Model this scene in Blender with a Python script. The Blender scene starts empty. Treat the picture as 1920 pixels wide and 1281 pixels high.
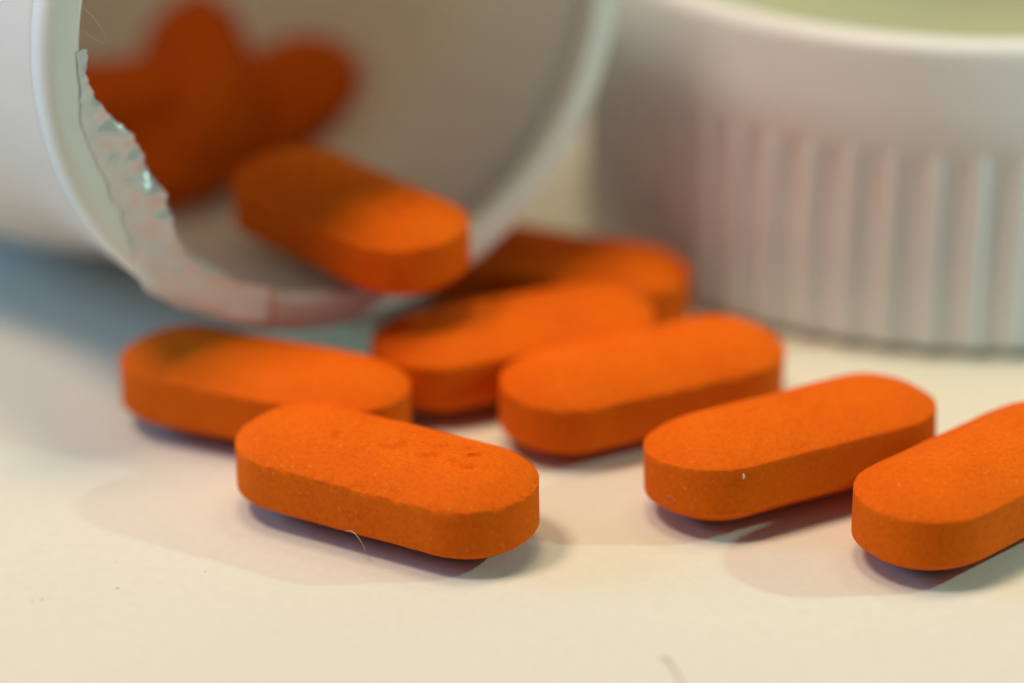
import bpy, bmesh, math, random
import numpy as np
from mathutils import Vector, Matrix, Euler, noise

MM = 0.001
scene = bpy.context.scene
col = scene.collection
rnd = random.Random(7)

# ------------------------------------------------------------------ camera
PITCH = math.radians(23.531)
DIST = 183.574
cam_d = bpy.data.cameras.new('camera')
cam = bpy.data.objects.new('camera', cam_d)
col.objects.link(cam)
cam.location = (0, -DIST*math.cos(PITCH)*MM, DIST*math.sin(PITCH)*MM)
cam.rotation_euler = (math.pi/2 - PITCH, 0, 0)
cam_d.sensor_width = 36.0
cam_d.lens = 36.0*5500/1920
cam_d.clip_start = 0.005
cam_d.clip_end = 10
cam_d.dof.use_dof = True
cam_d.dof.focus_distance = 156.0*MM
cam_d.dof.aperture_fstop = 12.0
scene.camera = cam

# ------------------------------------------------------------------ light
world = bpy.data.worlds.new('World')
scene.world = world
world.use_nodes = True
bg = world.node_tree.nodes['Background']
bg.inputs['Color'].default_value = (0.28, 0.82, 0.95, 1)
bg.inputs['Strength'].default_value = 0.15

def lamp(name, loc, target, size, power, color):
    d = bpy.data.lights.new(name, 'AREA')
    d.shape = 'DISK'; d.size = size*MM; d.energy = power; d.color = color
    o = bpy.data.objects.new(name, d); col.objects.link(o)
    o.location = Vector(loc)*MM
    o.rotation_euler = (Vector(target)-Vector(loc)).to_track_quat('-Z', 'Y').to_euler()
    return o
lamp('upper_left_lamp', (-150, -62, 350), (0, -10, 0), 95, 0.87, (1.0, 0.72, 0.54))
lamp('overhead_lamp', (-14, 14, 390), (0, -10, 0), 95, 0.60, (1.0, 0.73, 0.44))
lamp('upper_right_fill', (100, 78, 370), (0, -10, 0), 95, 0.17, (1.0, 0.60, 0.42))  # weak unseen fill, added to soften the dark on the far pill
lamp('side_lamp', (150, -24, 84), (0, -22, 2), 6, 0.094, (0.62, 0.98, 0.82))
lamp('left_lamp', (-320, 15, 145), (-20, 0, 10), 150, 0.48, (0.22, 0.56, 1.0))

vs = scene.view_settings
vs.view_transform = 'Standard'; vs.look = 'None'; vs.gamma = 1.0; vs.exposure = 0.03
vs.use_curve_mapping = False
scene.cycles.use_denoising = True
scene.cycles.max_bounces = 12
scene.cycles.diffuse_bounces = 8

# ------------------------------------------------------------------ helpers
def tag(o, label, cat, group=None, kind=None):
    o['label'] = label
    if cat: o['category'] = cat
    if group: o['group'] = group
    if kind: o['kind'] = kind
    return o

def mesh_obj(name, verts, faces, mat, parent=None, smooth=True, loc=None):
    me = bpy.data.meshes.new(name)
    me.from_pydata([tuple(c*MM for c in v) for v in verts], [], faces)
    if smooth:
        me.polygons.foreach_set('use_smooth', [True]*len(me.polygons))
    me.update()
    me.materials.append(mat)
    o = bpy.data.objects.new(name, me); col.objects.link(o)
    if parent: o.parent = parent
    if loc: o.location = Vector(loc)*MM
    return o

def empty(name, loc, rz=0):
    o = bpy.data.objects.new(name, None); col.objects.link(o)
    o.location = Vector(loc)*MM; o.rotation_euler = (0, 0, rz)
    o.empty_display_size = 0.005
    return o

class NT:
    def __init__(s, name):
        s.m = bpy.data.materials.new(name); s.m.use_nodes = True
        s.t = s.m.node_tree; s.n = s.t.nodes; s.b = s.n['Principled BSDF']
        s.co = s.n.new('ShaderNodeTexCoord').outputs['Object']
    def noise(s, scale, detail=4, rough=.55, vec=None):
        x = s.n.new('ShaderNodeTexNoise'); x.inputs['Scale'].default_value = scale
        x.inputs['Detail'].default_value = detail; x.inputs['Roughness'].default_value = rough
        s.t.links.new(vec if vec else s.co, x.inputs['Vector']); return x.outputs['Fac']
    def ramp(s, fac, stops):
        r = s.n.new('ShaderNodeValToRGB'); e = r.color_ramp.elements
        while len(e) < len(stops): e.new(.5)
        for k, (p, c) in enumerate(stops):
            e[k].position = p; e[k].color = c if len(c) == 4 else (*c, 1)
        s.t.links.new(fac, r.inputs['Fac']); return r.outputs['Color']
    def mix(s, fac, a, b, mode='MIX'):
        x = s.n.new('ShaderNodeMix'); x.data_type = 'RGBA'; x.blend_type = mode
        for v, i in ((fac, 0), (a, 6), (b, 7)):
            if isinstance(v, (int, float)): x.inputs[i].default_value = v
            elif isinstance(v, tuple): x.inputs[i].default_value = (*v, 1)
            else: s.t.links.new(v, x.inputs[i])
        return x.outputs[2]
    def bump(s, h, strength, dist, prev=None):
        x = s.n.new('ShaderNodeBump'); x.inputs['Strength'].default_value = strength
        x.inputs['Distance'].default_value = dist*MM
        s.t.links.new(h, x.inputs['Height'])
        if prev: s.t.links.new(prev, x.inputs['Normal'])
        return x.outputs['Normal']
    def put(s, inp, v):
        i = s.b.inputs[inp]
        if isinstance(v, (int, float)): i.default_value = v
        elif isinstance(v, tuple): i.default_value = (*v, 1)
        else: s.t.links.new(v, i)
    def translucent(s, fac, color):
        tr = s.n.new('ShaderNodeBsdfTranslucent'); tr.inputs['Color'].default_value = (*color, 1)
        mx = s.n.new('ShaderNodeMixShader'); mx.inputs[0].default_value = fac
        out = s.n['Material Output']
        s.t.links.new(s.b.outputs[0], mx.inputs[1]); s.t.links.new(tr.outputs[0], mx.inputs[2])
        s.t.links.new(mx.outputs[0], out.inputs['Surface'])

# ------------------------------------------------------------------ materials
def mat_paper():
    m = NT('cream_paper')
    big = m.ramp(m.noise(18, 3), [(.3, (.655, .645, .565)), (.7, (.695, .685, .605))])
    fine = m.ramp(m.noise(1500, 5, .7), [(.25, (.93, .93, .92)), (.75, (1, 1, 1))])
    c = m.mix(1.0, big, fine, 'MULTIPLY')
    sp = m.ramp(m.noise(620, 2, .5), [(.17, (.62, .62, .55)), (.24, (1, 1, 1))])
    m.put('Base Color', m.mix(.6, c, m.mix(1.0, c, sp, 'MULTIPLY')))
    m.put('Roughness', .85); m.put('Specular IOR Level', .25)
    nb = m.bump(m.noise(2600, 6, .65), .35, .05)
    m.put('Normal', m.bump(m.noise(700, 4, .6), .3, .10, nb))
    return m.m

def mat_pill():
    m = NT('orange_coated_pill')
    info = m.n.new('ShaderNodeObjectInfo')
    off = m.n.new('ShaderNodeVectorMath'); off.operation = 'MULTIPLY_ADD'
    comb = m.n.new('ShaderNodeCombineXYZ')
    for k in range(3): m.t.links.new(info.outputs['Random'], comb.inputs[k])
    off.inputs[1].default_value = (.37, .53, .29)
    m.t.links.new(comb.outputs[0], off.inputs[0]); m.t.links.new(m.co, off.inputs[2])
    v = off.outputs[0]
    base = m.ramp(m.noise(260, 5, .6, v), [(.28, (.68, .111, .0015)), (.72, (.76, .136, .0025))])
    dark = m.ramp(m.noise(4200, 4, .65, v), [(.30, (.80, .70, .55)), (.55, (1, 1, 1))])
    c = m.mix(.75, base, m.mix(1.0, base, dark, 'MULTIPLY'))
    lite = m.ramp(m.noise(3600, 2, .5, v), [(.66, (0, 0, 0)), (.78, (1, 1, 1))])
    c2 = m.mix(lite, c, (.88, .28, .04))
    m.put('Base Color', m.mix(.55, c, c2))
    m.put('Roughness', .75); m.put('Specular IOR Level', .08)
    nb = m.bump(m.noise(1400, 5, .65, v), .6, .06)
    m.put('Normal', m.bump(m.noise(5200, 3, .6, v), .7, .035, nb))
    return m.m

def mat_plastic(name, colr, trans=.22, rough=.42, tcol=None):
    m = NT(name)
    c = m.ramp(m.noise(60, 3), [(.3, tuple(x*.96 for x in colr)), (.7, colr)])
    sp = m.ramp(m.noise(900, 2), [(.2, (.80, .80, .78)), (.27, (1, 1, 1))])
    m.put('Base Color', m.mix(1.0, c, sp, 'MULTIPLY'))
    m.put('Roughness', rough); m.put('Specular IOR Level', .45)
    m.put('Normal', m.bump(m.noise(500, 4), .12, .05))
    if trans: m.translucent(trans, tcol or colr)
    return m.m

def mat_foil():
    m = NT('torn_foil')
    c = m.ramp(m.noise(240, 2, .4), [(.3, (.62, .66, .67)), (.45, (.66, .67, .67)), (.58, (.60, .67, .69)), (.7, (.76, .79, .80))])
    m.put('Base Color', c); m.put('Metallic', .18); m.put('Roughness', .27)
    m.put('Normal', m.bump(m.noise(1100, 5, .6), .6, .12))
    return m.m

def mat_plain(name, colr, rough=.7):
    m = NT(name)
    m.put('Base Color', m.ramp(m.noise(1500, 3), [(.3, tuple(x*.85 for x in colr)), (.7, colr)]))
    m.put('Roughness', rough); return m.m

PAPER = mat_paper(); PILL = mat_pill()
WHITE = mat_plastic('white_bottle_plastic', (.90, .91, .92), .33, .38, (.95, .82, .66))
RIM = mat_plastic('white_rim_plastic', (.83, .87, .84), .10, .6)
LIDM = mat_plastic('white_lid_plastic', (.76, .81, .85), .05, .45)
LIDTOP = mat_plastic('green_lit_lid_top', (.42, .46, .29), 0, .6)  # pale green painted in for greenish light on the recessed lid top
FOIL = mat_foil()
LINT = mat_plain('pale_lint', (.62, .58, .52)); LINTG = mat_plain('grey_lint', (.42, .40, .34))
SPECK = mat_plain('dust_specks', (.46, .44, .37))

# ------------------------------------------------------------------ table
def build_table():
    # paper sheet, finely undulating, reaching well past the frame
    xs = np.linspace(-420, 420, 61); ys = np.linspace(-260, 620, 61)
    V = [(x, y, 0) for y in ys for x in xs]
    n = len(xs)
    F = [(j*n+i, j*n+i+1, (j+1)*n+i+1, (j+1)*n+i) for j in range(n-1) for i in range(n-1)]
    o = mesh_obj('table_top', V, F, PAPER)
    o['kind'] = 'structure'; o['label'] = 'cream paper covered table top'
build_table()

# ------------------------------------------------------------------ pills
PL, PW, PB, PD = 18.0, 7.91, 2.60, 1.478
ZC = PD + PB/2
STROKES = [
 [(0.6, -1.11), (1.11, -1.17), (1.53, -.84), (1.48, -.25)],
 [(2.98, -1.16), (3.41, -1.09), (3.69, -.66)],
 [(2.84, .09), (3.33, -.07), (3.71, .14), (3.63, .46)],
 [(4.82, -.8), (5.2, -1.11), (5.66, -1.24), (6.0, -.91)],
 [(5.34, -.06), (5.51, .17), (5.74, .43)],
 [(4.83, .79), (4.99, 1.06)],
 [(-2.25, -1.4), (-2.39, -.93)],
]
def seg_dist(X, Y, a, b):
    ax, ay = a; bx, by = b; dx, dy = bx-ax, by-ay
    t = np.clip(((X-ax)*dx+(Y-ay)*dy)/(dx*dx+dy*dy), 0, 1)
    return np.hypot(X-ax-t*dx, Y-ay-t*dy)
def imprint(X, Y):
    h = np.zeros_like(X)
    for s in STROKES:
        for a, b in zip(s, s[1:]):
            d = seg_dist(X, Y, a, b)
            h = np.maximum(h, np.clip(1-(d/.26)**2, 0, 1))
    return h

def pill_mesh(seed, stamped, wear, nseg=260):
    r = PW/2; Lh = PL/2 - r
    # outline angles spread evenly by arc length
    per = 2*math.pi*r + 4*Lh
    out = []
    for k in range(nseg):
        s = per*k/nseg
        if s < math.pi*r:
            a = -math.pi/2 + s/r; out.append((1, math.cos(a), math.sin(a), 0)); continue
        s -= math.pi*r
        if s < 2*Lh: out.append((0, 0, 1, 1-s/Lh)); continue
        s -= 2*Lh
        if s < math.pi*r:
            a = math.pi/2 + s/r; out.append((-1, math.cos(a), math.sin(a), 0)); continue
        s -= math.pi*r
        out.append((0, 0, -1, -1+s/Lh))
    out = np.array(out)
    cx = np.where(out[:, 0] != 0, out[:, 0]*Lh, out[:, 3]*Lh)
    nx, ny = out[:, 1], out[:, 2]
    off = Vector((seed*13.7, seed*7.3, seed*3.1))
    rings = []   # (t, z, kind)
    ts = [1-.0, .992, .975, .95] + list(np.linspace(.915, .02, 30))
    top = [(t, PB/2 + PD*(1-t**2.2), 1) for t in ts]
    top[0] = (.998, PB/2-.02, 1); 
    band = [(1.0, z, 0) for z in np.linspace(PB/2-.07, -PB/2+.07, 7)]
    bot = [(t, -z, -1) for t, z, _ in top]
    seq = top[::-1] + band + bot
    V = []
    for t, z, kind in seq:
        X = cx + nx*r*t; Y = ny*r*t; Z = np.full(nseg, z)
        if kind == 1 and stamped:
            Z = Z - .21*imprint(X, Y)
        for i in range(nseg):
            p = Vector((X[i], Y[i], z))
            q = p*1.0 + off
            n1 = noise.noise(q*.35)*.06 + noise.noise(q*1.3)*.022 + noise.noise(q*4.2)*.012
            n2 = noise.noise(q*2.1 + Vector((5, 9, 2)))
            ez = er = 0.0
            if kind == 1 and t > .9:      # worn, slightly chipped arris
                w = max(0, n2+.15)*(t-.9)/.1
                ez = -wear*w*.16; er = wear*w*.10
            x, y, zz = X[i], Y[i], Z[i]
            if kind == 0:
                x += nx[i]*n1*.6; y += ny[i]*n1*.6
            else:
                zz += kind*n1*min(1, (1-t)*12) + ez
                if kind == 1: zz = max(zz, PB/2-.045+.03*(1-t)/.1)
                x -= nx[i]*er; y -= ny[i]*er
                if t > .9: x += nx[i]*n1*.6; y += ny[i]*n1*.6
            V.append((x, y, zz))
    F = []
    for j in range(len(seq)-1):
        for i in range(nseg):
            k = (i+1) % nseg
            F.append((j*nseg+i, (j+1)*nseg+i, (j+1)*nseg+k, j*nseg+k))
    F.append(tuple(range(nseg)))
    F.append(tuple(range((len(seq)-1)*nseg+nseg-1, (len(seq)-1)*nseg-1, -1)))
    me = bpy.data.meshes.new('pill')
    me.from_pydata([tuple(c*MM for c in v) for v in V], [], F)
    me.polygons.foreach_set('use_smooth', [True]*len(me.polygons))
    me.update(); me.materials.append(PILL)
    return me

GP = 'orange oblong pills spilled from the bottle'
def pill(seed, loc, yaw, pitch, roll, label, stamped=False, wear=.5, group=GP, nseg=200, z_rest=True):
    me = pill_mesh(seed, stamped, wear, nseg)
    o = bpy.data.objects.new('pill', me); col.objects.link(o)
    R = Matrix.Rotation(yaw, 4, 'Z') @ Matrix.Rotation(pitch, 4, 'Y') @ Matrix.Rotation(roll, 4, 'X')
    o.matrix_world = Matrix.Translation(Vector(loc)*MM) @ R
    if z_rest:   # let it touch the table
        zmin = min((o.matrix_world @ v.co).z for v in me.vertices)
        o.location.z -= zmin
    tag(o, label, 'pill', group)
    return o
D2 = math.radians
pill(1, (-6.87, -25.19, ZC), D2(-29.9), 0, D2(1.4), 'frontmost sharp orange pill with worn imprint on its top', True, .9, nseg=340)
pill(2, (-14.35, -13.6, ZC), D2(-23.7), 0, D2(-1.0), 'leftmost orange pill half in the shadow below the bottle mouth', False, .5)
pill(3, (15.57, -20.99, ZC), D2(29.6), 0, D2(-4.2), 'orange pill with white chip on its side, second from the right edge', False, .15, nseg=300)
pill(4, (25.72, -25.61, ZC), D2(43.1), 0, D2(-.5), 'orange pill cut off by the right edge of the picture', False, .15, nseg=300)
pill(5, (7.65, -12.51, ZC), D2(27.9), 0, D2(2.0), 'blurred orange pill lying in the middle, in front of the lid', False, .5)
pill(6, (0.14, -7.18, ZC), D2(25.1+180), 0, D2(-1.0), 'orange pill just below the bottle mouth, dark at its left end', True, .5)
pill(7, (2.62, 3.68, ZC), D2(-23.6), 0, 0, 'very blurred orange pill between the bottle rim and the lid', False, .5)
pill(8, (-9.75, -4.0, 9.75), D2(-48.6), 0.01, D2(3.5), 'orange pill resting on the bottle rim and sticking out of the mouth', True, .5, z_rest=False)

# ------------------------------------------------------------------ bottle
BC = (-9.19, -7.79, 23.4)           # centre of the mouth
BROT = D2(-57.24)                   # local +X leaves the mouth, local Y across it
bottle = empty('pill_bottle', (BC[0], BC[1], 0), BROT)
tag(bottle, 'white plastic pill bottle lying on its side with open mouth and torn foil seal', 'bottle')

def lathe_x(name, prof, mat, parent, n=160, zc=BC[2], closed=True):
    V = []
    for x, r in prof:
        for k in range(n):
            a = 2*math.pi*k/n
            V.append((x, r*math.cos(a), zc + r*math.sin(a)))
    F = []; m = len(prof)
    for j in range(m if closed else m-1):
        jj = (j+1) % m
        for k in range(n):
            kk = (k+1) % n
            F.append((j*n+k, j*n+kk, jj*n+kk, jj*n+k))
    o = mesh_obj(name, V, F, mat, parent)
    bm = bmesh.new(); bm.from_mesh(o.data); bmesh.ops.recalc_face_normals(bm, faces=bm.faces); bm.to_mesh(o.data); bm.free()
    return o

def smoothstep(a, b, x):
    t = min(1, max(0, (x-a)/(b-a))); return t*t*(3-2*t)
outer = []
for k in range(55):
    t = 1.6 + k*.55
    outer.append((-t, 18.93 + 4.3*smoothstep(11.0, 31, t)))
outer += [(-40, 23.23), (-78, 23.25), (-79.6, 22.9), (-80.4, 22.2), (-80.8, 21), (-80.6, 12), (-80.0, 0.4)]
inner = [(-79.0, .4), (-79.2, 12), (-79.0, 20.5), (-78, 21.7), (-40, 21.9)]
for k in range(24):
    t = 32 - k*.95
    inner.append((-t, 16.85 + 5.05*smoothstep(11, 31, t)))
inner += [(-5, 16.86), (-1.6, 16.87)]
lathe_x('body', outer + inner, WHITE, bottle)
# rounded lip ring standing on the neck
lip = []
R0, R1, T = 16.75, 19.0, 1.6
lip += [(-T, R0), (-.8, R0)]
for k in range(1, 7):
    a = math.pi/2*k/6; lip.append((-.45 + .45*math.sin(a), R0 + .45 - .45*math.cos(a)))
for k in range(0, 9):
    a = math.pi/2*k/8; lip.append((-.9 + .9*math.cos(a), R1 - .9 + .9*math.sin(a)))
lip += [(-T, R1)]
lathe_x('mouth_rim', lip, RIM, bottle, 200)

# torn foil seal left on the lip
FO = [(-17.12, 24.38), (-16.92, 22.53), (-16.99, 20.56), (-16.47, 18.61), (-15.7, 16.59), (-15.08, 14.88), (-14.58, 13.34), (-14.32, 12.16), (-14.0, 10.8), (-13.31, 9.44), (-11.85, 8.26), (-10.19, 7.35), (-7.82, 6.4), (-5.56, 5.74)]
FI = [(-16.54, 24.58), (-16.42, 22.44), (-15.59, 20.91), (-14.29, 19.43), (-13.59, 18.05), (-12.92, 16.5), (-12.39, 15.28), (-11.97, 13.76), (-11.76, 12.74), (-11.18, 11.49), (-10.22, 10.39), (-8.72, 9.47), (-7.03, 8.69), (-5.41, 8.03)]
def foil():
    na, nb = 320, 16
    P = []
    def along(L, s):
        f = s*(len(L)-1); i = min(int(f), len(L)-2); t = f-i
        p0 = L[max(i-1, 0)]; p1 = L[i]; p2 = L[i+1]; p3 = L[min(i+2, len(L)-1)]
        return tuple(.5*((2*p1[d]) + (-p0[d]+p2[d])*t + (2*p0[d]-5*p1[d]+4*p2[d]-p3[d])*t*t + (-p0[d]+3*p1[d]-3*p2[d]+p3[d])*t**3) for d in (0, 1))
    for j in range(na+1):
        s = j/na
        o_ = along(FO, s); i_ = along(FI, s)
        jag = noise.noise(Vector((s*28, 1, 0)))*.22 + noise.noise(Vector((s*90, 4, 0)))*.12 + noise.noise(Vector((s*260, 9, 0)))*.07
        jo = noise.noise(Vector((s*22, 7, 3)))*.15 + noise.noise(Vector((s*70, 7, 3)))*.06
        dx, dy = i_[0]-o_[0], i_[1]-o_[1]; L = math.hypot(dx, dy)+1e-6
        for k in range(nb+1):
            t = k/nb
            e = t + (jag*t + jo*(1-t))/L
            u = o_[0]+dx*e; z = o_[1]+dy*e
            rr = math.hypot(u, z-BC[2])
            up = .055 + .04*noise.noise(Vector((u*.9, z*.9, 2))) + .07*noise.noise(Vector((u*2.2, z*2.2, 8)))**2*2
            up = max(up, .03)
            if rr > 18.1: up -= .9 - math.sqrt(max(0, .81-(min(rr-18.1, .9))**2))
            if rr < 16.9:   # free edge curls outward a little
                up += (16.9-rr)*(.15 + .35*noise.noise(Vector((u*.8, z*.8, 5))))
            P.append((up, u, z))
    n1 = len(P); m = nb+1
    V = P + [(x-.05, u, z) for x, u, z in P]
    F = []
    for j in range(na):
        for k in range(nb):
            a, b, c, d = j*m+k, j*m+k+1, (j+1)*m+k+1, (j+1)*m+k
            F.append((a, b, c, d)); F.append((n1+d, n1+c, n1+b, n1+a))
    for j in range(na):
        for k in (0, nb):
            a, b = j*m+k, (j+1)*m+k; F.append((a, b, n1+b, n1+a))
    for k in range(nb):
        for j in (0, na):
            a, b = j*m+k, j*m+k+1; F.append((a, b, n1+b, n1+a))
    o = mesh_obj('foil_seal', V, F, FOIL, bottle)
    o['label'] = 'torn strip of silvery foil seal on the lower left of the rim'
foil()

# pills still inside the bottle: local (depth, across, height)
def inside(seed, t, u, z, yaw, pitch, roll, label):
    c, s = math.cos(BROT), math.sin(BROT)
    x = BC[0] + c*(-t) - s*u; y = BC[1] + s*(-t) + c*u
    pill(seed, (x, y, z), BROT + D2(yaw), D2(pitch), D2(roll), label, False, .4, 'orange pills still inside the bottle', 120, False)
inside(21, 30.0, 8.0, 7.0, 84, -18, 22, 'dark orange pill inside the bottle pointing to the right')
inside(23, 34, 7.2, 8.9, -18, 10, 50, 'dark orange pill reaching highest inside the bottle')
inside(24, 35, -0.5, 8.3, 78, 0, 0, 'dark orange pill inside the bottle nearest the left rim')

# ------------------------------------------------------------------ lid
LX, LY, LR, LH = 29.9, 21.7, 25.0, 19.8
lid = empty('bottle_lid', (LX, LY, 0))
lid.scale = (1, 1, 1.022)
tag(lid, 'white ribbed plastic bottle lid standing on the table behind the pills', 'lid')
def lathe_z(name, prof, mat, parent, n=200, closed=True):
    V = [(r*math.cos(2*math.pi*k/n), r*math.sin(2*math.pi*k/n), z) for r, z in prof for k in range(n)]
    m = len(prof); F = []
    for j in range(m if closed else m-1):
        jj = (j+1) % m
        for k in range(n):
            kk = (k+1) % n; F.append((j*n+k, j*n+kk, jj*n+kk, jj*n+k))
    o = mesh_obj(name, V, F, mat, parent)
    bm = bmesh.new(); bm.from_mesh(o.data); bmesh.ops.recalc_face_normals(bm, faces=bm.faces); bm.to_mesh(o.data); bm.free()
    return o
RS = LR - .55
prof = [(.5, 17.2), (21.6, 17.2), (22.2, 17.4), (22.5, 18.0), (22.5, 19.0)]
for k in range(0, 9):
    a = math.pi - math.pi*.5*k/8; prof.append((23.1+.6*math.cos(a), 19.2+.6*math.sin(a)))
for k in range(1, 9):
    a = math.pi/2 - math.pi*.5*k/8; prof.append((23.3+1.05*math.cos(a), 18.75+1.05*math.sin(a)))
prof += [(RS+.42, 16), (RS+.46, 13.6), (RS+.40, 13.2), (RS+.05, 12.3), (RS+.05, 8), (RS+.08, 1.2), (RS-.15, .5), (RS-.7, .25), (22.6, .25), (22.4, 1.2), (22.2, 15.6), (.5, 15.7)]
lathe_z('shell', prof, LIDM, lid)
lathe_z('top_disc', [(.3, 17.32), (21.3, 17.32), (21.45, 17.26), (.3, 17.22)], LIDTOP, lid, 120)['label'] = 'disc recessed in the top of the lid, greenish light painted into its colour'
# ribs of the skirt, one mesh shared by all
def rib_mesh():
    z0, z1, w, h = .55, 13.6, .66, .5
    V = []; F = []; na = 10
    lv = [(z0, .35), (z0+.35, .9), (z0+1, 1), (z1-1, 1), (z1-.4, .9), (z1, .6)]
    for z, s in lv:
        for k in range(na+1):
            a = math.pi*k/na
            V.append((RS - .12 + (h+.12)*s*math.sin(a)**.8, w*(.55+.45*s)*math.cos(a), z))
    m = na+1
    for j in range(len(lv)-1):
        for k in range(na):
            F.append((j*m+k, (j+1)*m+k, (j+1)*m+k+1, j*m+k+1))
    F.append(tuple(range(m))); F.append(tuple(range((len(lv)-1)*m+m-1, (len(lv)-1)*m-1, -1)))
    me = bpy.data.meshes.new('rib'); me.from_pydata([tuple(c*MM for c in v) for v in V], [], F)
    me.polygons.foreach_set('use_smooth', [True]*len(me.polygons))
    bm = bmesh.new(); bm.from_mesh(me); bmesh.ops.recalc_face_normals(bm, faces=bm.faces); bm.to_mesh(me); bm.free()
    me.materials.append(LIDM); return me
rm = rib_mesh()
NR = 60
for k in range(NR):
    o = bpy.data.objects.new('rib', rm); col.objects.link(o); o.parent = lid
    o.rotation_euler = (0, 0, 2*math.pi*(k+.3)/NR)

# ------------------------------------------------------------------ lint and dust
def tube(name, pts, rad, mat, label, cat, n=6, group=None):
    P = [Vector(p) for p in pts]
    Q = []
    for i in range(len(P)-1):
        p0, p1, p2, p3 = P[max(i-1, 0)], P[i], P[i+1], P[min(i+2, len(P)-1)]
        for s in range(8):
            t = s/8
            Q.append(.5*((2*p1)+(-p0+p2)*t+(2*p0-5*p1+4*p2-p3)*t*t+(-p0+3*p1-3*p2+p3)*t**3))
    Q.append(P[-1])
    base = Q[0].copy(); V = []; F = []
    for i, q in enumerate(Q):
        d = (Q[min(i+1, len(Q)-1)]-Q[max(i-1, 0)]).normalized()
        a = d.cross(Vector((.3, .2, 1))).normalized(); b = d.cross(a)
        rr = rad*(1-.5*abs(2*i/(len(Q)-1)-1)**3)
        for k in range(n):
            an = 2*math.pi*k/n; V.append(tuple(q-base+rr*(a*math.cos(an)+b*math.sin(an))))
    for i in range(len(Q)-1):
        for k in range(n):
            kk = (k+1) % n; F.append((i*n+k, i*n+kk, (i+1)*n+kk, (i+1)*n+k))
    F.append(tuple(range(n))[::-1]); F.append(tuple(range((len(Q)-1)*n, len(Q)*n)))
    o = mesh_obj(name, V, F, mat, None, True, tuple(base))
    return tag(o, label, cat, group)
tube('lint_fibre', [(-8.89, -28.72, 1.45), (-8.55, -29.0, 1.6), (-8.15, -29.5, 1.45), (-7.88, -29.55, .95), (-7.8, -29.2, .5), (-7.8, -28.5, .05)], .016, LINT,
     'fine pale fibre curling from the front edge of the frontmost pill', 'fibre')
tube('lint_fibre', [(7.42, -40.0, .08), (7.69, -39.98, .15), (7.93, -40.51, .12), (8.11, -41.25, .08), (8.31, -41.93, .08), (8.5, -43.2, .08)], .045, LINTG,
     'grey fibre on the table at the bottom edge of the picture', 'fibre')
tube('lint_fibre', [(8.23, -26.16, 2.11), (8.41, -26.36, 2.37), (8.69, -26.6, 2.39), (8.74, -26.64, 2.18), (8.42, -26.37, 1.98), (8.23, -26.18, 2.09)], .011, mat_plain('dull_lint', (.55, .36, .22)),
     'tiny ring of pale fibre on the left end of the pill with the white chip', 'fibre')
def lip_pt(off, u, z):
    c, s = math.cos(BROT), math.sin(BROT)
    return (BC[0]+c*off-s*u, BC[1]+s*off+c*u, z)
tube('lint_fibre', [lip_pt(0, -16.8, 27.3), lip_pt(.3, -16.33, 26.66), lip_pt(.3, -15.75, 25.88), lip_pt(.35, -15.33, 24.91)], .010, LINT,
     'upper thin hair hanging over the left edge of the bottle mouth', 'fibre')
tube('lint_fibre', [lip_pt(0, -16.85, 25.75), lip_pt(.3, -16.11, 25.13), lip_pt(.4, -15.35, 24.7)], .010, LINT,
     'lower short hair at the left edge of the bottle mouth, above the foil', 'fibre')

# the chip of white coating on the side of a pill, a thin irregular flake
def flake(name, centre, nrm, w, h, mat, label):
    n = Vector(nrm).normalized(); a = n.cross(Vector((0, 0, 1))).normalized(); b = a.cross(n)*-1
    V = []; F = []; k = 9
    rr = [(.55+.45*rnd.random()) for _ in range(k)]
    for lev, sc in ((-.04, 1), (.03, .8)):
        for i in range(k):
            t = 2*math.pi*i/k
            V.append(tuple(n*lev + a*w*rr[i]*sc*math.cos(t) + b*h*rr[i]*sc*math.sin(t)))
    for i in range(k): F.append((i, (i+1) % k, k+(i+1) % k, k+i))
    F.append(tuple(range(k))[::-1]); F.append(tuple(range(k, 2*k)))
    return tag(mesh_obj(name, V, F, mat, None, False, centre), label, 'flake')
FLK = mat_plain('white_flake', (.78, .74, .62))
flake('coating_flake', (12.41, -27.28, 4.02), (.31, -.95, 0), .10, .24, FLK, 'tiny white flake on the front side of a pill near its left end')
# loose dust on the paper
def dust():
    V = []; F = []
    spots = [(-24.96, -33.86, .16), (-24.46, -33.6, .22), (-24.1, -33.45, .12), (-20.7, -32.41, .20), (-16.26, -30.57, .14), (-10.96, -35.86, .10), (-22.42, -36.59, .12)]
    for _ in range(46):
        spots.append((rnd.uniform(-28, 28), rnd.uniform(-44, -27), rnd.uniform(.03, .085)))
    for x, y, r in spots:
        r *= .6
        b = len(V); k = 6; ph = rnd.random()*6; el = rnd.uniform(.4, 1)
        for i in range(k):
            t = 2*math.pi*i/k; q = r*(.6+.4*rnd.random())
            V.append((x+q*math.cos(t+ph), y+q*el*math.sin(t+ph), .004))
        V.append((x, y, .004+r*.35))
        for i in range(k): F.append((b+i, b+(i+1) % k, b+k))
    o = mesh_obj('dust', V, F, SPECK, None, False)
    o['kind'] = 'stuff'; o['label'] = 'fine dark dust specks scattered on the paper in front'
    o['category'] = 'dust'
dust()
